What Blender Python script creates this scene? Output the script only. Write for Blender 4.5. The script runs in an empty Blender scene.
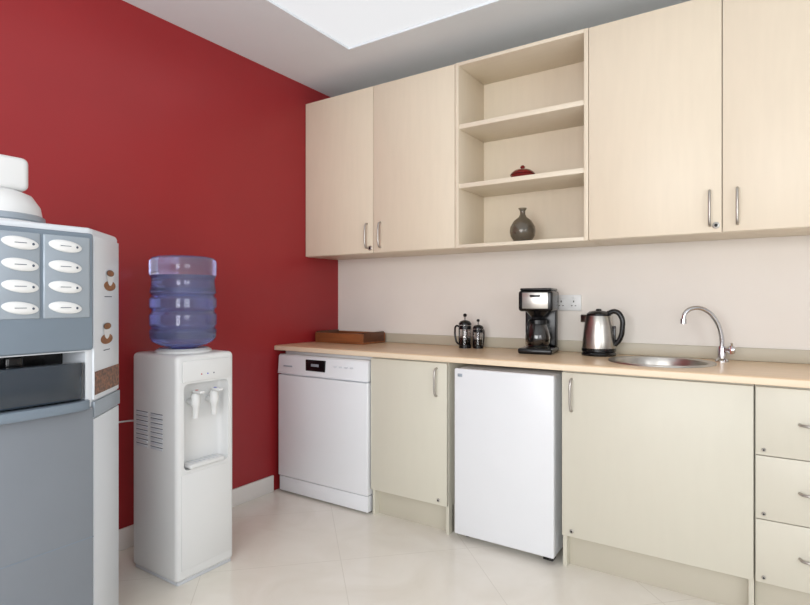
import bpy, bmesh, math
from mathutils import Vector, Matrix
R = math.radians
scene = bpy.context.scene
scene.view_settings.view_transform = 'Standard'
scene.view_settings.look = 'None'

# ---------------------------------------------------------------- materials
def lin(c):
    c /= 255.0
    return c/12.92 if c <= 0.04045 else ((c+0.055)/1.055)**2.4
def rgb(r, g, b): return (lin(r), lin(g), lin(b), 1)

def mat(name, col, rough=0.5, metal=0.0, var=0.0, scale=(4, 4, 4), bump=0.0, trans=0.0, ior=1.45, coat=0.0, detail=4):
    m = bpy.data.materials.new(name); m.use_nodes = True
    nt = m.node_tree; b = nt.nodes['Principled BSDF']
    c = rgb(*col)
    b.inputs['Base Color'].default_value = c
    b.inputs['Roughness'].default_value = rough
    b.inputs['Metallic'].default_value = metal
    b.inputs['Transmission Weight'].default_value = trans
    b.inputs['IOR'].default_value = ior
    b.inputs['Coat Weight'].default_value = coat
    tc = nt.nodes.new('ShaderNodeTexCoord')
    mp = nt.nodes.new('ShaderNodeMapping'); mp.inputs['Scale'].default_value = scale
    nz = nt.nodes.new('ShaderNodeTexNoise'); nz.inputs['Scale'].default_value = 1.0
    nz.inputs['Detail'].default_value = detail
    nt.links.new(tc.outputs['Object'], mp.inputs['Vector'])
    nt.links.new(mp.outputs['Vector'], nz.inputs['Vector'])
    if var > 0:
        rp = nt.nodes.new('ShaderNodeValToRGB')
        rp.color_ramp.elements[0].position = 0.3; rp.color_ramp.elements[1].position = 0.7
        rp.color_ramp.elements[0].color = tuple(max(0, x*(1-var)) for x in c[:3])+(1,)
        rp.color_ramp.elements[1].color = tuple(min(1, x*(1+var)) for x in c[:3])+(1,)
        nt.links.new(nz.outputs['Fac'], rp.inputs['Fac'])
        nt.links.new(rp.outputs['Color'], b.inputs['Base Color'])
    if bump > 0:
        bp = nt.nodes.new('ShaderNodeBump'); bp.inputs['Strength'].default_value = bump
        bp.inputs['Distance'].default_value = 0.002
        nt.links.new(nz.outputs['Fac'], bp.inputs['Height'])
        nt.links.new(bp.outputs['Normal'], b.inputs['Normal'])
    return m

M = {}
M['red'] = mat('red_paint', (150, 38, 42), 0.34, var=0.03, scale=(3, 3, 3), bump=0.05)
M['cream'] = mat('cream_paint', (226, 220, 212), 0.6, var=0.015)
M['white_paint'] = mat('white_paint', (222, 224, 226), 0.7, var=0.01)
M['ceil'] = mat('ceiling_paint', (224, 231, 236), 0.85, var=0.01)
M['trim'] = mat('trim_white', (225, 220, 216), 0.45, var=0.01)
M['maple'] = mat('maple_laminate', (220, 207, 186), 0.4, var=0.015, scale=(40, 40, 5), detail=8)
M['maple_h'] = mat('maple_laminate_shelf', (221, 209, 189), 0.4, var=0.014, scale=(5, 40, 40), detail=8)
M['maple_edge'] = mat('maple_edge', (230, 212, 186), 0.45, var=0.02, scale=(2, 20, 20))
M['base'] = mat('base_laminate', (206, 202, 187), 0.42, var=0.008, scale=(30, 30, 6))
M['plinth'] = mat('plinth_laminate', (192, 186, 170), 0.5, var=0.02)
M['counter'] = mat('counter_laminate', (224, 196, 162), 0.3, var=0.06, scale=(3, 30, 30), detail=6)
M['upstand'] = mat('upstand', (184, 176, 158), 0.4, var=0.03)
M['appl'] = mat('appliance_white', (224, 226, 229), 0.28, var=0.01)
M['appl2'] = mat('appliance_plinth', (205, 208, 214), 0.35, var=0.01)
M['plastic'] = mat('white_plastic', (220, 221, 221), 0.35, var=0.01)
M['dark'] = mat('dark_gap', (18, 18, 18), 0.6, var=0.02)
M['black'] = mat('black_plastic', (14, 14, 16), 0.22, var=0.05)
M['steel'] = mat('brushed_steel', (186, 182, 176), 0.3, 1.0, var=0.05, scale=(4, 4, 80))
M['chrome'] = mat('chrome', (205, 205, 208), 0.12, 1.0, var=0.02)
M['handle'] = mat('satin_nickel', (178, 174, 168), 0.32, 0.9, var=0.03)
M['silver'] = mat('silver_paint', (154, 164, 174), 0.35, 0.3, var=0.02)
M['bluegrey'] = mat('bluegrey_paint', (120, 133, 146), 0.36, 0.25, var=0.03)
M['bluegrey_d'] = mat('bluegrey_door', (122, 128, 136), 0.42, 0.12, var=0.03)
M['artwhite'] = mat('panel_light_grey', (212, 217, 223), 0.35, var=0.01)
M['wood'] = mat('tray_wood', (132, 78, 44), 0.4, var=0.25, scale=(4, 40, 40), detail=6)
M['wood_d'] = mat('tray_wood_dark', (84, 46, 26), 0.4, var=0.2, scale=(4, 40, 40))
M['redtap'] = mat('red_plastic', (190, 20, 20), 0.3, var=0.02)
M['bluetap'] = mat('blue_plastic', (30, 60, 190), 0.3, var=0.02)
M['vase'] = mat('smoked_glass', (150, 140, 124), 0.05, var=0.05, trans=0.75, coat=0.3)
M['redglass'] = mat('red_lacquer', (112, 8, 14), 0.12, var=0.1, coat=0.6)
M['glass'] = mat('clear_glass', (235, 235, 235), 0.03, var=0.005, trans=1.0)
M['coffee'] = mat('coffee', (22, 10, 6), 0.1, var=0.05)
M['bottle'] = mat('blue_polycarbonate', (226, 231, 253), 0.03, var=0.005, trans=0.95, ior=1.35)
M['water'] = mat('water_tinted', (190, 200, 244), 0.02, var=.005, trans=.74, ior=1.15)
M['decal'] = mat('decal_brown', (140, 95, 60), 0.5, var=0.2, scale=(60, 60, 60))
M['beans'] = mat('bean_photo', (112, 72, 46), 0.4, var=0.8, scale=(70, 70, 110))
M['ink'] = mat('ink_grey', (70, 80, 95), 0.5, var=0.02)
M['smoke'] = mat('smoked_window', (40, 50, 60), 0.1, var=0.05, coat=0.6)

# floor: diagonal tiles
def floor_mat():
    m = bpy.data.materials.new('floor_tiles'); m.use_nodes = True
    nt = m.node_tree; b = nt.nodes['Principled BSDF']; b.inputs['Roughness'].default_value = 0.18
    tc = nt.nodes.new('ShaderNodeTexCoord'); mp = nt.nodes.new('ShaderNodeMapping')
    mp.inputs['Rotation'].default_value = (0, 0, R(45)); mp.inputs['Location'].default_value = (0.38, 0.10, 0)
    br = nt.nodes.new('ShaderNodeTexBrick'); br.offset = 0.0
    br.inputs['Scale'].default_value = 1.0
    br.inputs['Brick Width'].default_value = 0.6; br.inputs['Row Height'].default_value = 0.6
    br.inputs['Mortar Size'].default_value = 0.002; br.inputs['Mortar Smooth'].default_value = 0.4
    nz = nt.nodes.new('ShaderNodeTexNoise'); nz.inputs['Scale'].default_value = 3.5; nz.inputs['Detail'].default_value = 8
    nz.inputs['Distortion'].default_value = 1.2
    rp = nt.nodes.new('ShaderNodeValToRGB')
    rp.color_ramp.elements[0].position = .3; rp.color_ramp.elements[0].color = rgb(226, 220, 208)
    rp.color_ramp.elements[1].position = .65; rp.color_ramp.elements[1].color = rgb(234, 229, 219)
    mx = nt.nodes.new('ShaderNodeMixRGB'); mx.inputs['Color2'].default_value = rgb(216, 210, 198)
    L = nt.links.new
    L(tc.outputs['Object'], mp.inputs['Vector']); L(mp.outputs['Vector'], br.inputs['Vector'])
    L(tc.outputs['Object'], nz.inputs['Vector']); L(nz.outputs['Fac'], rp.inputs['Fac'])
    L(rp.outputs['Color'], mx.inputs['Color1']); L(br.outputs['Fac'], mx.inputs['Fac'])
    L(mx.outputs['Color'], b.inputs['Base Color'])
    return m
M['floor'] = floor_mat()
def emit(name, col, s):
    m = bpy.data.materials.new(name); m.use_nodes = True
    b = m.node_tree.nodes['Principled BSDF']
    b.inputs['Base Color'].default_value = (.1, .1, .1, 1)
    b.inputs['Emission Color'].default_value = rgb(*col); b.inputs['Emission Strength'].default_value = s
    return m
M['panel'] = emit('ceiling_diffuser', (250, 252, 255), 0.78)

# ---------------------------------------------------------------- helpers
def link(o, parent=None):
    scene.collection.objects.link(o)
    if parent is not None: o.parent = parent
    return o
def group(name, loc=(0, 0, 0), rz=0):
    e = bpy.data.objects.new(name, None); e.empty_display_size = 0.05
    e.location = loc; e.rotation_euler = (0, 0, rz)
    return link(e)
def finish(bm, name, parent, m, smooth=True):
    bmesh.ops.recalc_face_normals(bm, faces=bm.faces)
    me = bpy.data.meshes.new(name); bm.to_mesh(me); bm.free()
    if m: me.materials.append(m)
    if smooth:
        for p in me.polygons: p.use_smooth = True
        try: me.set_sharp_from_angle(angle=R(35))
        except Exception: pass
    return link(bpy.data.objects.new(name, me), parent)
def box(name, parent, b, m, bevel=0.002, segs=2):
    x0, x1, y0, y1, z0, z1 = b
    bm = bmesh.new(); bmesh.ops.create_cube(bm, size=1)
    for v in bm.verts:
        v.co = Vector(((x0+x1)/2+v.co.x*(x1-x0), (y0+y1)/2+v.co.y*(y1-y0), (z0+z1)/2+v.co.z*(z1-z0)))
    if bevel > 0:
        bmesh.ops.bevel(bm, geom=bm.edges[:], offset=bevel, segments=segs, profile=0.5, affect='EDGES')
    return finish(bm, name, parent, m)
def prism(name, parent, pts, z0, z1, m, bevel=0.0, segs=3, mtx=None):
    bm = bmesh.new()
    vs = [bm.verts.new((p[0], p[1], z0)) for p in pts]
    f = bm.faces.new(vs)
    r = bmesh.ops.extrude_face_region(bm, geom=[f])
    for v in [g for g in r['geom'] if isinstance(g, bmesh.types.BMVert)]: v.co.z = z1
    bmesh.ops.recalc_face_normals(bm, faces=bm.faces)
    if bevel > 0:
        bmesh.ops.bevel(bm, geom=bm.edges[:], offset=bevel, segments=segs, profile=0.5, affect='EDGES')
    if mtx is not None: bmesh.ops.transform(bm, matrix=mtx, verts=bm.verts)
    return finish(bm, name, parent, m)
def lathe(name, parent, prof, m, loc=(0, 0, 0), segs=48, mtx=None, sy=1.0):
    bm = bmesh.new(); rings = []
    for r, z in prof:
        if r < 1e-5: rings.append([bm.verts.new((0, 0, z))])
        else: rings.append([bm.verts.new((r*math.cos(2*math.pi*i/segs), sy*r*math.sin(2*math.pi*i/segs), z)) for i in range(segs)])
    for a, b in zip(rings, rings[1:]):
        for i in range(segs):
            j = (i+1) % segs
            if len(a) == 1 and len(b) == 1: continue
            if len(a) == 1: bm.faces.new((a[0], b[i], b[j]))
            elif len(b) == 1: bm.faces.new((a[i], a[j], b[0]))
            else: bm.faces.new((a[i], a[j], b[j], b[i]))
    T = Matrix.Translation(loc)
    if mtx is not None: T = T @ mtx
    bmesh.ops.transform(bm, matrix=T, verts=bm.verts)
    return finish(bm, name, parent, m)
def tube(name, parent, pts, rad, m, smooth=True):
    cu = bpy.data.curves.new(name, 'CURVE'); cu.dimensions = '3D'; cu.bevel_depth = rad
    cu.bevel_resolution = 5; cu.use_fill_caps = True; cu.resolution_u = 10
    if smooth:
        s = cu.splines.new('BEZIER'); s.bezier_points.add(len(pts)-1)
        for bp, p in zip(s.bezier_points, pts):
            bp.co = p; bp.handle_left_type = bp.handle_right_type = 'AUTO'
    else:
        s = cu.splines.new('POLY'); s.points.add(len(pts)-1)
        for sp, p in zip(s.points, pts): sp.co = (*p, 1)
    tmp = bpy.data.objects.new(name+'_c', cu); scene.collection.objects.link(tmp)
    dg = bpy.context.evaluated_depsgraph_get()
    me = bpy.data.meshes.new_from_object(tmp.evaluated_get(dg))
    bpy.data.objects.remove(tmp)
    me.materials.clear(); me.materials.append(m)
    for p in me.polygons: p.use_smooth = True
    return link(bpy.data.objects.new(name, me), parent)
def cut(obj, cutter):
    mod = obj.modifiers.new('b', 'BOOLEAN'); mod.operation = 'DIFFERENCE'; mod.object = cutter; mod.solver = 'EXACT'
    dg = bpy.context.evaluated_depsgraph_get(); dg.update()
    me = bpy.data.meshes.new_from_object(obj.evaluated_get(dg))
    obj.modifiers.clear(); obj.data = me
    bpy.data.objects.remove(cutter)
    try: me.set_sharp_from_angle(angle=R(35))
    except Exception: pass

# ---------------------------------------------------------------- room
W, D, H = 4.6, 4.8, 2.60
box('floor', None, (0, W, -D, 0, -0.1, 0), M['floor'], 0)
box('wall_west', None, (-0.1, 0, -D-0.1, 0.1, -0.1, H+0.2), M['red'], 0)
box('wall_north', None, (0, W, 0, 0.1, -0.1, H+0.2), M['cream'], 0)
we = box('wall_east', None, (W, W+0.1, -D-0.1, 0.1, -0.1, H+0.2), M['white_paint'], 0)
cut(we, box('c', None, (W-.2, W+.3, -4.3, -2.5, 0.9, 2.2), None, 0))
ws = box('wall_south', None, (0, W, -D-0.1, -D, -0.1, H+0.2), M['white_paint'], 0)
cut(ws, box('c', None, (0.9, 3.7, -D-0.3, -D+0.2, 0.7, 2.3), None, 0))
def window(name, loc, rz, hw, z0, z1):
    wg = group(name, loc, rz)
    for n, b in (('frame_left', (-hw, -hw+.05, -.04, .04, z0, z1)), ('frame_right', (hw-.05, hw, -.04, .04, z0, z1)),
                 ('frame_top', (-hw+.05, hw-.05, -.04, .04, z1-.05, z1)), ('frame_bottom', (-hw+.05, hw-.05, -.04, .04, z0, z0+.05)),
                 ('mullion', (-.025, .025, -.03, .03, z0+.05, z1-.05))):
        box(n, wg, b, M['trim'], 0.003)
window('window_1', (2.3, -D-0.05, 0), 0, 1.4, .7, 2.3)
window('window_2', (W+.05, -3.4, 0), R(90), .9, .9, 2.2)
# ceiling with a raised light tray
cx0, cx1, cy0, cy1 = 0.57, 3.9, -3.9, -0.575
cl = box('ceiling', None, (0, W, -D, 0, H, H+0.2), M['ceil'], 0)
cut(cl, box('c', None, (cx0, cx1, cy0, cy1, H-0.1, H+0.03), None, 0))
box('ceiling_light_panel', None, (cx0+.001, cx1-.001, cy0+.001, cy1-.001, H+0.012, H+0.029), M['panel'], 0)
box('baseboard_west', None, (0.0, 0.014, -D, -0.62, 0, 0.10), M['trim'], 0.003)
box('baseboard_east', None, (W-0.014, W, -D, 0, 0, 0.10), M['trim'], 0.003)

# ---------------------------------------------------------------- handles
def bow_handle(name, parent, c, length, axis='z', out=0.028, m=None):
    x, y, z = c; h = length/2; pts = []
    for t, o in ((-1, 0), (-.93, .6), (-.6, .92), (0, 1), (.6, .92), (.93, .6), (1, 0)):
        d = t*h
        pts.append((x+(d if axis == 'x' else 0), y-o*out, z+(d if axis == 'z' else 0)))
    return tube(name, parent, pts, 0.0055, m or M['handle'])
def lock(name, parent, c, r=0.011):
    lathe(name, parent, [(0, 0), (r, 0), (r, .004), (r*.7, .006), (0, .006)], M['handle'], c, 20, Matrix.Rotation(R(90), 4, 'X'))
    lathe(name+'_key', parent, [(0, .006), (r*.5, .006), (r*.45, .008), (0, .008)], M['dark'], c, 16, Matrix.Rotation(R(90), 4, 'X'))

# ---------------------------------------------------------------- wall cabinets
ZB, ZT, YF = 1.464, 2.476, -0.333
def wall_cabinet(x0, x1):
    g = group('wall_cabinet', (x0, 0, 0)); w = x1-x0; t = .018
    box('side_left', g, (0.001, t, YF+.02, -.002, ZB, ZT), M['maple'], .001)
    box('side_right', g, (w-t, w-.001, YF+.02, -.002, ZB, ZT), M['maple'], .001)
    box('top', g, (t, w-t, YF+.02, -.002, ZT-t, ZT), M['maple_h'], .001)
    box('bottom', g, (t, w-t, YF+.02, -.002, ZB, ZB+t), M['maple_h'], .001)
    box('back', g, (t, w-t, -.012, -.002, ZB+t, ZT-t), M['maple'], 0)
    c = w/2
    box('door_left', g, (0.002, c-.0015, YF, YF+.018, ZB+.002, ZT-.002), M['maple'], .0015)
    box('door_right', g, (c+.0015, w-.002, YF, YF+.018, ZB+.002, ZT-.002), M['maple'], .0015)
    bow_handle('handle_left', g, (c-.045, YF, 1.57), .15)
    bow_handle('handle_right', g, (c+.055, YF, 1.57), .15)
    lock('lock', g, (c-.022, YF, 1.495), .014)
    return g
wall_cabinet(0.002, 1.121)
wall_cabinet(1.838, 2.94)
g = group('open_shelf_unit', (1.122, 0, 0)); w = .715; t = .02
box('side_left', g, (0, t, YF, -.002, ZB, ZT), M['maple'], .001)
box('side_right', g, (w-t, w, YF, -.002, ZB, ZT), M['maple'], .001)
box('top', g, (t, w-t, YF, -.002, ZT-.018, ZT), M['maple_h'], .001)
box('bottom', g, (t, w-t, YF, -.002, ZB, ZB+.018), M['maple_h'], .001)
box('back', g, (t, w-t, -.012, -.002, ZB+.018, ZT-.018), M['maple'], 0)
SH1, SH2 = 2.115, 1.79
box('shelf_upper', g, (t, w-t, YF+.008, -.012, SH1, SH1+.025), M['maple_h'], .0015)
box('shelf_lower', g, (t, w-t, YF+.008, -.012, SH2, SH2+.025), M['maple_h'], .0015)

# ---------------------------------------------------------------- base units
YD = -0.59; ZD0, ZD1 = .145, .862
def base_cabinet(x0, x1, handle_x, bumper):
    g = group('base_cabinet', (x0, 0, 0)); w = x1-x0; t = .018
    box('side_left', g, (0, t, YD+.02, -.01, .0, .868), M['base'], .001)
    box('side_right', g, (w-t, w, YD+.02, -.01, .0, .868), M['base'], .001)
    box('bottom', g, (t, w-t, YD+.02, -.01, .145, .163), M['base'], .001)
    box('back', g, (t, w-t, -.02, -.01, .163, .868), M['base'], 0)
    box('front_rail', g, (t, w-t, YD+.02, YD+.04, .80, .868), M['base'], 0)
    box('plinth', g, (0, w, YD+.055, YD+.069, 0, .143), M['plinth'], .001)
    box('door', g, (0.002, w-.002, YD, YD+.018, ZD0, ZD1), M['base'], .0015)
    bow_handle('handle', g, (handle_x-x0, YD, .765), .14)
    lock('bumper', g, (bumper-x0, YD, ZD0+.025), .009)
    return g
base_cabinet(.735, 1.214, 1.155, 1.165)
base_cabinet(1.79, 2.506, 1.835, 1.835)
g = group('drawer_cabinet', (2.508, 0, 0)); w = .5
box('carcass', g, (0, w, YD+.02, -.01, .145, .868), M['base'], .001)
box('plinth', g, (0, w, YD+.055, YD+.069, 0, .143), M['plinth'], .001)
for i, (a, b) in enumerate(((.612, .862), (.378, .609), (.145, .375))):
    box('drawer_%d' % (i+1), g, (.003, w-.003, YD, YD+.018, a, b), M['base'], .0015)
    bow_handle('handle_%d' % (i+1), g, (w/2, YD, (a+b)/2), .23, 'x')
    lock('lock_%d' % (i+1), g, (.028, YD, a+.02), .007)

# ---------------------------------------------------------------- countertop
ct = group('countertop', (0, 0, 0))
slab = box('slab', ct, (0.002, 3.012, -.605, -.002, .870, .90), M['counter'], .006, 3)
SX, SY, SR = 2.145, -.285, .20
cut(slab, lathe('c', None, [(0, -.2), (SR, -.2), (SR, .2), (0, .2)], None, (SX, SY, .9), 64))
box('upstand', ct, (0.002, 3.012, -.02, -.001, .9002, .96), M['upstand'], .003)
box('front_edging', ct, (0.004, 3.012, -.608, -.604, .872, .896), M['maple_edge'], .001)

# sink
sk = group('kitchen_sink', (SX, SY, .9))
lathe('bowl', sk, [(SR+.022, .0005), (SR+.02, .006), (SR+.005, .007), (SR-.012, .002), (SR-.02, -.02), (SR-.03, -.12), (SR-.07, -.15),
                   (.045, -.158), (.04, -.163), (0, -.163), (0, -.166), (.05, -.166), (SR-.07, -.153), (SR-.027, -.122), (SR-.016, -.02), (SR-.012, -.001), (SR+.022, .0005)], M['steel'], segs=72)
lathe('drain', sk, [(0, -.162), (.03, -.162), (.036, -.157), (.03, -.1575), (.012, -.160), (0, -.160)], M['chrome'])
# faucet
fc = group('faucet', (2.375, -.115, .9))
lathe('base_flange', fc, [(0, 0), (.028, 0), (.028, .005), (.022, .012), (.018, .016), (.018, .06), (.015, .07), (0, .07)], M['chrome'])
tube('spout', fc, [(0, 0, .05), (-.002, -.002, .12), (-.022, -.014, .185), (-.06, -.035, .232), (-.105, -.065, .243), (-.138, -.086, .222), (-.146, -.092, .192)], .010, M['chrome'])
lathe('aerator', fc, [(0, .172), (.013, .172), (.013, .195), (0, .195)], M['chrome'], (-.146, -.092, 0), 24)
rx = Matrix.Rotation(R(90), 4, 'Y')
tube('valve_arm_hot', fc, [(0, 0, .05), (.030, -.012, .056)], .009, M['chrome'])
lathe('knob_hot', fc, [(0, 0), (.017, 0), (.02, .008), (.018, .022), (.01, .026), (0, .026)], M['chrome'], (.028, -.012, .056), 24, rx)
lathe('knob_hot_mark', fc, [(.0195, .007), (.0206, .008), (.0203, .010), (.0185, .010)], M['redtap'], (.028, -.012, .056), 24, rx)
tube('valve_lever', fc, [(.038, -.012, .06), (.040, -.03, .085)], .005, M['chrome'])

# ---------------------------------------------------------------- dishwasher
dw = group('dishwasher', (.035, 0, 0)); w = .692
yf = -.60
box('body', dw, (.006, w-.006, yf+.05, -.03, .03, .865), M['appl'], .004)
box('door', dw, (0, w, yf-.006, yf+.05, .105, .724), M['appl'], .006, 3)
box('handle_recess', dw, (.01, w-.01, yf+.012, yf+.05, .724, .734), M['appl2'], 0)
prism('control_panel', dw, [(yf-.012, .732), (yf-.008, .737), (yf+.000, .838), (yf+.010, .848), (yf+.05, .848), (yf+.05, .732)], 0, w, M['appl'], .002, 2,
      Matrix(((0, 0, 1, 0), (1, 0, 0, 0), (0, 1, 0, 0), (0, 0, 0, 1))))
box('display', dw, (.235, .385, yf-.011, yf+.006, .762, .828), M['black'], .002)
box('display_digits', dw, (.28, .34, yf-.0125, yf-.010, .79, .805), M['silver'], 0)
for i in range(4):
    box('button_%d' % (i+1), dw, (.45+i*.04, .47+i*.04, yf-.009, yf+.004, .795, .803), M['appl2'], .001)
box('badge', dw, (.05, .12, yf-.0095, yf-.005, .775, .783), M['silver'], .0005)
box('kick_plate', dw, (.004, w-.004, yf+.002, yf+.05, .012, .100), M['appl'], .004)
for i, x in enumerate((.06, w-.06)):
    lathe('foot_%d' % (i+1), dw, [(0, 0), (.02, 0), (.02, .01), (.01, .012), (.01, .04), (0, .04)], M['dark'], (x, yf+.08, 0), 16)
    lathe('foot_%d' % (i+3), dw, [(0, 0), (.02, 0), (.02, .01), (.01, .012), (.01, .04), (0, .04)], M['dark'], (x, -.08, 0), 16)

# ---------------------------------------------------------------- mini fridge
fr = group('mini_fridge', (1.262, 0, 0)); w = .498; yf = -.605
box('body', fr, (.004, w-.004, yf+.05, -.05, .03, .845), M['appl'], .006)
box('door_gasket', fr, (.010, w-.010, yf+.04, yf+.052, .045, .84), M['dark'], 0)
box('door', fr, (0, w, yf, yf+.042, .032, .845), M['appl'], .007, 3)
box('badge', fr, (.02, .045, yf-.001, yf+.001, .805, .82), M['silver'], .0005)
box('hinge_lower', fr, (w-.05, w-.005, yf+.005, yf+.05, .020, .032), M['black'], .001)
for i, (x, y) in enumerate(((.04, yf+.08), (w-.04, yf+.08), (.04, -.1), (w-.04, -.1))):
    lathe('foot_%d' % (i+1), fr, [(0, 0), (.016, 0), (.016, .03), (0, .032)], M['dark'], (x, y, 0), 16)

# ---------------------------------------------------------------- counter items
Z0 = .9005
tr = group('wooden_tray', (.245, -.165, Z0)); a, b, h = .20, .12, .066
box('base', tr, (-a, a, -b, b, 0, .012), M['wood'], .002)
box('side_front', tr, (-a, a, -b, -b+.012, .012, h), M['wood'], .002)
box('side_back', tr, (-a, a, b-.012, b, .012, h), M['wood'], .002)
box('side_left', tr, (-a, -a+.012, -b+.012, b-.012, .012, h+.008), M['wood_d'], .002)
box('side_right', tr, (a-.012, a, -b+.012, b-.012, .012, h+.008), M['wood_d'], .002)
box('divider', tr, (.02, .03, -b+.012, b-.012, .012, h-.01), M['wood_d'], .001)

def french_press(loc, s, rz):
    g = group('french_press', loc, rz); g.scale = (s, s, s)
    lathe('glass', g, [(0, .012), (.034, .012), (.036, .016), (.036, .14), (.034, .14), (.034, .018), (0, .016)], M['glass'], segs=32)
    lathe('coffee', g, [(0, .019), (.033, .019), (.033, .065), (0, .065)], M['coffee'], segs=32)
    lathe('base_ring', g, [(0, 0), (.038, 0), (.038, .022), (.0365, .024), (.0365, .011), (0, .011)], M['black'], segs=32)
    lathe('band', g, [(.0365, .115), (.0385, .115), (.0385, .135), (.0365, .135), (.0365, .115)], M['black'], segs=32)
    lathe('lid', g, [(0, .141), (.039, .141), (.039, .150), (.03, .163), (.012, .17), (0, .17)], M['black'], segs=32)
    lathe('plunger', g, [(0, .168), (.003, .168), (.003, .19), (.01, .193), (.012, .202), (.008, .21), (0, .212)], M['black'], segs=20)
    lathe('plunger_rod', g, [(0, .07), (.002, .07), (.002, .14), (0, .14)], M['chrome'], segs=12)
    lathe('plunger_filter', g, [(0, .066), (.032, .066), (.032, .073), (0, .075)], M['steel'], segs=32)
    for i in range(4):
        an = R(45+90*i)
        c, s_ = math.cos(an)*.0372, math.sin(an)*.0372
        box('strut_%d' % i, g, (c-.003, c+.003, s_-.003, s_+.003, .02, .12), M['black'], .001)
    tube('handle', g, [(.037, 0, .13), (.062, 0, .132), (.07, 0, .10), (.066, 0, .06), (.055, 0, .03), (.038, 0, .02)], .006, M['black'])
french_press((1.075, -.125, Z0), .95, R(180))
french_press((1.150, -.105, Z0), .80, R(80))

cm = group('coffee_maker', (1.535, -.165, Z0), R(8)); cm.scale = (.88, .92, .98)
box('base', cm, (-.10, .10, -.12, .11, 0, .03), M['black'], .012, 4)
lathe('hot_plate', cm, [(0, .03), (.07, .03), (.072, .033), (.06, .035), (0, .035)], M['steel'], (0, -.035, 0))
box('column', cm, (-.095, .095, .045, .11, .03, .25), M['black'], .012, 4)
box('head', cm, (-.10, .10, -.105, .11, .225, .335), M['black'], .016, 4)
box('lid', cm, (-.092, .092, -.095, .10, .335, .348), M['black'], .006, 3)
box('steel_trim', cm, (-.075, .075, -.109, -.104, .24, .325), M['steel'], .002)
box('brand_plate', cm, (-.03, .03, -.111, -.108, .30, .312), M['black'], .001)
lathe('filter_cone', cm, [(0, .19), (.035, .19), (.07, .226), (0, .226)], M['black'], (0, -.035, 0))
lathe('carafe', cm, [(0, .036), (.06, .036), (.073, .06), (.074, .09), (.06, .14), (.048, .16), (.052, .172), (.048, .172), (.045, .16), (.056, .14), (.07, .09), (.069, .062), (.057, .04), (0, .04)], M['glass'], (0, -.035, 0))
lathe('carafe_coffee', cm, [(0, .0405), (.056, .0405), (.068, .063), (.069, .085), (.065, .105), (0, .105)], M['coffee'], (0, -.035, 0))
lathe('carafe_lid', cm, [(.0485, .155), (.055, .157), (.055, .178), (.04, .186), (0, .187), (0, .173), (.0485, .173)], M['black'], (0, -.035, 0))
tube('carafe_handle', cm, [(-.02, -.09, .17), (-.03, -.135, .165), (-.035, -.145, .12), (-.03, -.125, .075), (-.02, -.105, .07)], .009, M['black'])

kt = group('electric_kettle', (1.835, -.13, Z0), 0)
lathe('power_base', kt, [(0, 0), (.082, 0), (.084, .008), (.078, .018), (0, .02)], M['black'])
lathe('body', kt, [(0, .021), (.079, .021), (.081, .03), (.078, .08), (.070, .15), (.062, .195), (.060, .20), (0, .20)], M['steel'])
lathe('collar', kt, [(.0805, .021), (.083, .022), (.083, .036), (.0802, .038)], M['black'])
lathe('lid', kt, [(0, .199), (.06, .199), (.058, .21), (.045, .221), (.015, .226), (.012, .234), (0, .236)], M['black'])
prism('spout', kt, [(-.045, -.028), (-.092, 0), (-.045, .028)], .165, .205, M['steel'], .004)
tube('handle', kt, [(.045, 0, .212), (.080, 0, .222), (.108, 0, .198), (.114, 0, .14), (.102, 0, .085), (.078, 0, .055)], .0125, M['black'])
box('water_gauge', kt, (.070, .083, -.008, .008, .06, .15), M['black'], .003)

po = group('power_outlet', (1.64, -.001, 1.165))
box('plate', po, (-.073, .073, -.009, 0, -.043, .043), M['plastic'], .003)
for sgn in (-1, 1):
    cxo = .034*sgn
    box('socket_face_%d' % sgn, po, (cxo-.022, cxo+.022, -.0105, -.0085, -.034, .018), M['plastic'], .001)
    box('pin_top_%d' % sgn, po, (cxo-.003, cxo+.003, -.0115, -.009, .002, .012), M['dark'], 0)
    box('pin_l_%d' % sgn, po, (cxo-.014, cxo-.006, -.0115, -.009, -.018, -.014), M['dark'], 0)
    box('pin_r_%d' % sgn, po, (cxo+.006, cxo+.014, -.0115, -.009, -.018, -.014), M['dark'], 0)
    box('switch_%d' % sgn, po, (cxo-.006, cxo+.006, -.014, -.009, .022, .036), M['plastic'], .001)

vs = group('glass_vase', (1.452, -.185, ZB+.0185))
lathe('body', vs, [(0, 0), (.032, 0), (.045, .01), (.064, .04), (.069, .065), (.066, .09), (.048, .122), (.022, .142), (.014, .158), (.014, .175), (.024, .19),
                   (.021, .19), (.011, .175), (.011, .158), (.019, .140), (.045, .119), (.062, .089), (.065, .065), (.06, .041), (.042, .013), (.03, .006), (0, .006)], M['vase'])
rj = group('lidded_trinket_bowl', (1.452, -.185, SH2+.0255))
lathe('bowl', rj, [(0, 0), (.035, 0), (.037, .006), (.060, .022), (.066, .034), (.062, .037), (0, .037)], M['redglass'])
lathe('lid', rj, [(0, .0375), (.066, .0375), (.062, .046), (.044, .060), (.018, .067), (.009, .070), (.014, .078), (.008, .086), (0, .088)], M['redglass'])

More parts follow.
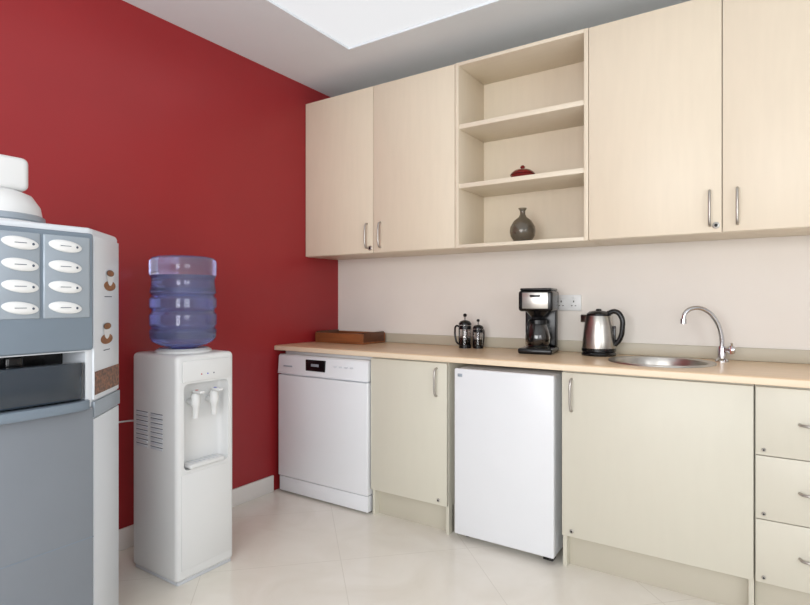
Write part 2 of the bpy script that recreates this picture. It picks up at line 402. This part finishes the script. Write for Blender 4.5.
# ---------------------------------------------------------------- water dispenser
wd = group('water_dispenser', (.37, -1.49, 0))
body = box('body', wd, (-.16, .16, -.14, .14, .012, .95), M['plastic'], .02, 5)
bpy.context.view_layer.update()
cut(body, box('c', None, (.37+.105, .37+.3, -1.49-.108, -1.49+.108, .47, .83), None, .02, 4))
wd.scale = (1.03, 1.03, 1.0)
box('base', wd, (-.150, .150, -.130, .130, 0, .014), M['appl2'], .002)
box('drip_tray', wd, (.106, .172, -.085, .085, .472, .492), M['plastic'], .009, 4)
for i in range(7):
    box('drip_slot_%d' % i, wd, (.116, .158, -.066+i*.02, -.060+i*.02, .4915, .4935), M['appl2'], 0)
box('front_fascia', wd, (.1595, .166, -.118, .118, .838, .925), M['plastic'], .003)
for i, c in enumerate(('redtap', 'bluetap', 'ink')):
    lathe('indicator_%d' % i, wd, [(0, 0), (.003, 0), (.0025, .0015), (0, .0015)], M[c], (.166, -.03+i*.03, .865), 12, rx)
box('lower_door', wd, (.1595, .1625, -.120, .120, .06, .455), M['plastic'], .0014)
for n, y, c in (('hot', -.045, 'redtap'), ('cold', .045, 'bluetap')):
    tube('tap_%s_pipe' % n, wd, [(.10, y, .745), (.145, y, .745)], .014, M['plastic'], False)
    lathe('tap_%s_body' % n, wd, [(0, -.065), (.012, -.065), (.014, -.02), (.019, -.01), (.019, .03), (.012, .04), (0, .042)], M['plastic'], (.148, y, .745), 24)
    box('tap_%s_lever' % n, wd, (.138, .195, y-.012, y+.012, .786, .797), M['plastic'], .004, 3)
    box('tap_%s_mark' % n, wd, (.150, .160, y-.005, y+.005, .7965, .799), M[c], .001)
for c in range(2):
    for i in range(8):
        x = -.125+c*.105
        box('vent_%d_%d' % (c, i), wd, (x, x+.085, -.1415, -.138, .545+i*.02, .555+i*.02), M['appl2'], .0015)
        box('vent_gap_%d_%d' % (c, i), wd, (x, x+.085, -.1405, -.138, .556+i*.02, .559+i*.02), M['ink'], 0)
lathe('bottle_collar', wd, [(.05, .945), (.115, .945), (.115, .958), (.10, .968), (.062, .966), (.055, .955), (.05, .945)], M['plastic'])
tube('power_cord', wd, [(-.16, 0, .62), (-.2, -.03, .62), (-.33, -.08, .61), (-.345, -.3, .60)], .004, M['plastic'])

wb = group('water_bottle', (.37, -1.49, 0))
prof = [(.046, .951), (.048, .962), (.06, .972), (.10, .982), (.130, .998), (.139, 1.015), (.141, 1.045), (.136, 1.052), (.133, 1.058), (.136, 1.064), (.141, 1.071),
        (.141, 1.115), (.134, 1.124), (.130, 1.132), (.134, 1.14), (.141, 1.148), (.141, 1.185), (.135, 1.192), (.131, 1.2), (.135, 1.207), (.140, 1.213),
        (.135, 1.235), (.132, 1.262), (.135, 1.28), (.141, 1.290), (.143, 1.33), (.141, 1.352), (.131, 1.366), (.11, 1.372), (.09, 1.36), (0, 1.354)]
inner = [(max(0, r-.003), z+(-.003 if z > 1.3 else 0)) for r, z in prof][::-1]
lathe('bottle_shell', wb, prof+inner+[prof[0]], M['bottle'], segs=72)
wat = [(0, .956)]+[(max(0, r-.006), z) for r, z in prof[1:] if z < 1.30]+[(0, 1.290)]
lathe('water', wb, wat, M['water'], segs=72)

# ---------------------------------------------------------------- coffee vending machine
vm = group('coffee_vending_machine', (0, 0, 0))
XF, XS = .754, .579
YR, YRS, YL, YLS = -2.083, -1.902, -2.48, -2.66
foot = [(.03, YLS), (XS, YLS), (XF, YL), (XF, YR), (XS, YRS), (.03, YRS)]
body = prism('body', vm, foot, .03, 1.41, M['artwhite'], .014, 4)
cut(body, box('c', None, (XF-.15, XF+.1, YL+.01, YR-.018, .85, 1.018), None, .004))
box('plinth', vm, (.05, XS, YLS+.03, YRS-.03, 0, .03), M['dark'], 0)
box('door_panel_lower', vm, (XF-.004, XF+.012, YL+.003, YR+.001, .06, .842), M['bluegrey_d'], .004, 3)
box('door_seam', vm, (XF+.010, XF+.0125, YL+.003, YR+.001, .43, .433), M['bluegrey'], 0)
box('selection_panel', vm, (XF-.004, XF+.014, YL+.003, YR+.001, 1.022, 1.390), M['bluegrey'], .008, 4)
box('selection_column_right', vm, (XF+.010, XF+.018, -2.228, YR-.012, 1.125, 1.375), M['silver'], .004, 3)
box('selection_column_left', vm, (XF+.010, XF+.018, -2.345, -2.236, 1.125, 1.375), M['silver'], .004, 3)
n = 0
for cy in (-2.168, -2.288):
    for cz in (1.343, 1.281, 1.219, 1.157):
        n += 1
        T = Matrix.Translation((XF+.018, cy, cz)) @ Matrix.Rotation(R(-7), 4, 'X') @ Matrix.Rotation(R(90), 4, 'Y') @ Matrix.Diagonal((.36, .94, 1, 1))
        lathe('button_%d' % n, vm, [(0, 0), (.050, 0), (.049, .004), (.040, .008), (.02, .0105), (0, .011)], M['plastic'], mtx=T, segs=40)
        box('label_%d' % n, vm, (XF+.0275, XF+.0293, cy-.018, cy+.012, cz-.001, cz+.001), M['ink'], 0)
        lathe('button_led_%d' % n, vm, [(0, 0), (.004, 0), (.003, .002), (0, .002)], M['ink'], (XF+.0265, cy+.030, cz-.002), 12, rx)
# dispensing niche
box('niche_back', vm, (XF-.148, XF-.143, YL+.015, YR-.02, .86, 1.012), M['black'], 0)
box('niche_left', vm, (XF-.14, XF-.002, YL+.011, YL+.014, .86, 1.012), M['black'], 0)
box('niche_floor', vm, (XF-.14, XF-.002, YL+.015, YR-.02, .8505, .856), M['black'], 0)
box('cup_spout', vm, (XF-.11, XF-.05, -2.30, -2.25, .96, 1.017), M['black'], .01, 3)
def arc_pts(cy, half, depth, n=20, x0=XF):
    return [(x0+depth*math.cos(t)**.6 if abs(math.cos(t)) > 1e-6 else x0, cy+half*math.sin(t)) for t in [(-math.pi/2)+math.pi*i/n for i in range(n+1)]]
cyc = (YL+YR)/2
def prism_arc(name, depth, half, z0, z1, m, back=.02, bevel=.003):
    pts = [(XF-back, cyc-half)]+arc_pts(cyc, half, depth)+[(XF-back, cyc+half)]
    prism(name, vm, pts, z0, z1, m, bevel, 2)
prism_arc('shutter', .022, .172, .872, .985, M['smoke'], .03, .002)
prism_arc('drip_shelf', .045, .190, .838, .866, M['bluegrey'])
# angled side panel with artwork
d = Vector((XS-XF, YRS-YR, 0)); L = d.length; d.normalize()
nrm = Vector((d.y, -d.x, 0))
A = Matrix(((d.x, 0, nrm.x, XF), (d.y, 0, nrm.y, YR), (0, 1, 0, 0), (0, 0, 0, 1)))  # local u (along), v (up), w (out)
def skin(name, u0, u1, v0, v1, w0, w1, m, bevel=.001):
    o = box(name, None, (u0, u1, v0, v1, w0, w1), m, bevel)
    o.data.transform(A); o.parent = vm
    return o
skin('side_art_panel', .008, L-.008, .86, 1.385, -.002, .006, M['artwhite'], .002)
skin('side_lower_panel', .008, L-.008, .06, .80, -.002, .006, M['artwhite'], .002)
skin('side_band', .004, L-.004, .805, .855, -.002, .009, M['silver'], .002)
skin('bean_picture', .012, L-.01, .875, .95, .0055, .0075, M['beans'], 0)
def cup(name, u, v, s):
    bm = bmesh.new()
    pts = [(-1, .6)]+[(-math.cos(t)*.95, .6-1.2*math.sin(t)) for t in [math.pi*i/10 for i in range(1, 10)]]+[(1, .6)]
    f = bm.faces.new([bm.verts.new((u+p[0]*s, v+p[1]*s, .0078)) for p in pts])
    o = finish(bm, name, vm, M['plastic'], False); o.data.transform(A)
    for nm, k, dv, w_, mm in (('_rim', 1.04, .6, .0084, 'ink'), ('_coffee', .92, .6, .009, 'decal'), ('_saucer', 1.6, -.6, .0068, 'decal')):
        bm = bmesh.new()
        f = bm.faces.new([bm.verts.new((u+math.cos(t)*s*k, v+s*dv+math.sin(t)*s*.30*k, w_)) for t in [2*math.pi*i/24 for i in range(24)]])
        o = finish(bm, name+nm, vm, M[mm], False); o.data.transform(A)
cup('cup_picture_1', .15, 1.25, .036)
cup('cup_picture_2', .12, 1.07, .036)
skin('caption_1', .10, .17, 1.19, 1.193, .0055, .0066, M['ink'], 0)
skin('caption_2', .09, .15, 1.01, 1.013, .0055, .0066, M['ink'], 0)
# bean hopper
lathe('hopper', vm, [(0, 1.409), (.135, 1.409), (.137, 1.43), (.128, 1.48), (.105, 1.515), (.07, 1.53), (0, 1.53)], M['plastic'], (.5, -2.26, 0))
lathe('hopper_ring', vm, [(.135, 1.425), (.143, 1.43), (.141, 1.445), (.132, 1.45)], M['silver'], (.5, -2.26, 0))
box('hopper_cap', vm, (.42, .57, -2.35, -2.180, 1.528, 1.635), M['plastic'], .02, 5)

# ---------------------------------------------------------------- lights
def area(name, loc, rot, sx, sy, e, col=(1, 1, 1)):
    l = bpy.data.lights.new(name, 'AREA'); l.shape = 'RECTANGLE'; l.size = sx; l.size_y = sy; l.energy = e; l.color = col
    o = bpy.data.objects.new(name, l); o.location = loc; o.rotation_euler = rot
    return link(o)
area('window_daylight', (2.3, -D-.12, 1.5), (R(90), 0, 0), 2.7, 1.5, 92, (1, 1, 1))
area('window_daylight_east', (W+.12, -3.4, 1.55), (R(90), 0, R(90)), 1.7, 1.2, 34, (.97, .985, 1))
wd_ = bpy.data.worlds.new('sky'); wd_.use_nodes = True; scene.world = wd_
wd_.node_tree.nodes['Background'].inputs['Color'].default_value = (.8, .9, 1, 1)
wd_.node_tree.nodes['Background'].inputs['Strength'].default_value = 1.0

# ---------------------------------------------------------------- camera
cam = bpy.data.cameras.new('camera'); co = link(bpy.data.objects.new('camera', cam))
cam.sensor_width = 36; cam.lens = 546/810*36
co.location = (2.544, -2.98, 1.18); co.rotation_euler = (R(90), 0, R(33.5))
cam.shift_y = -2.5/810; cam.clip_start = .02
scene.camera = co
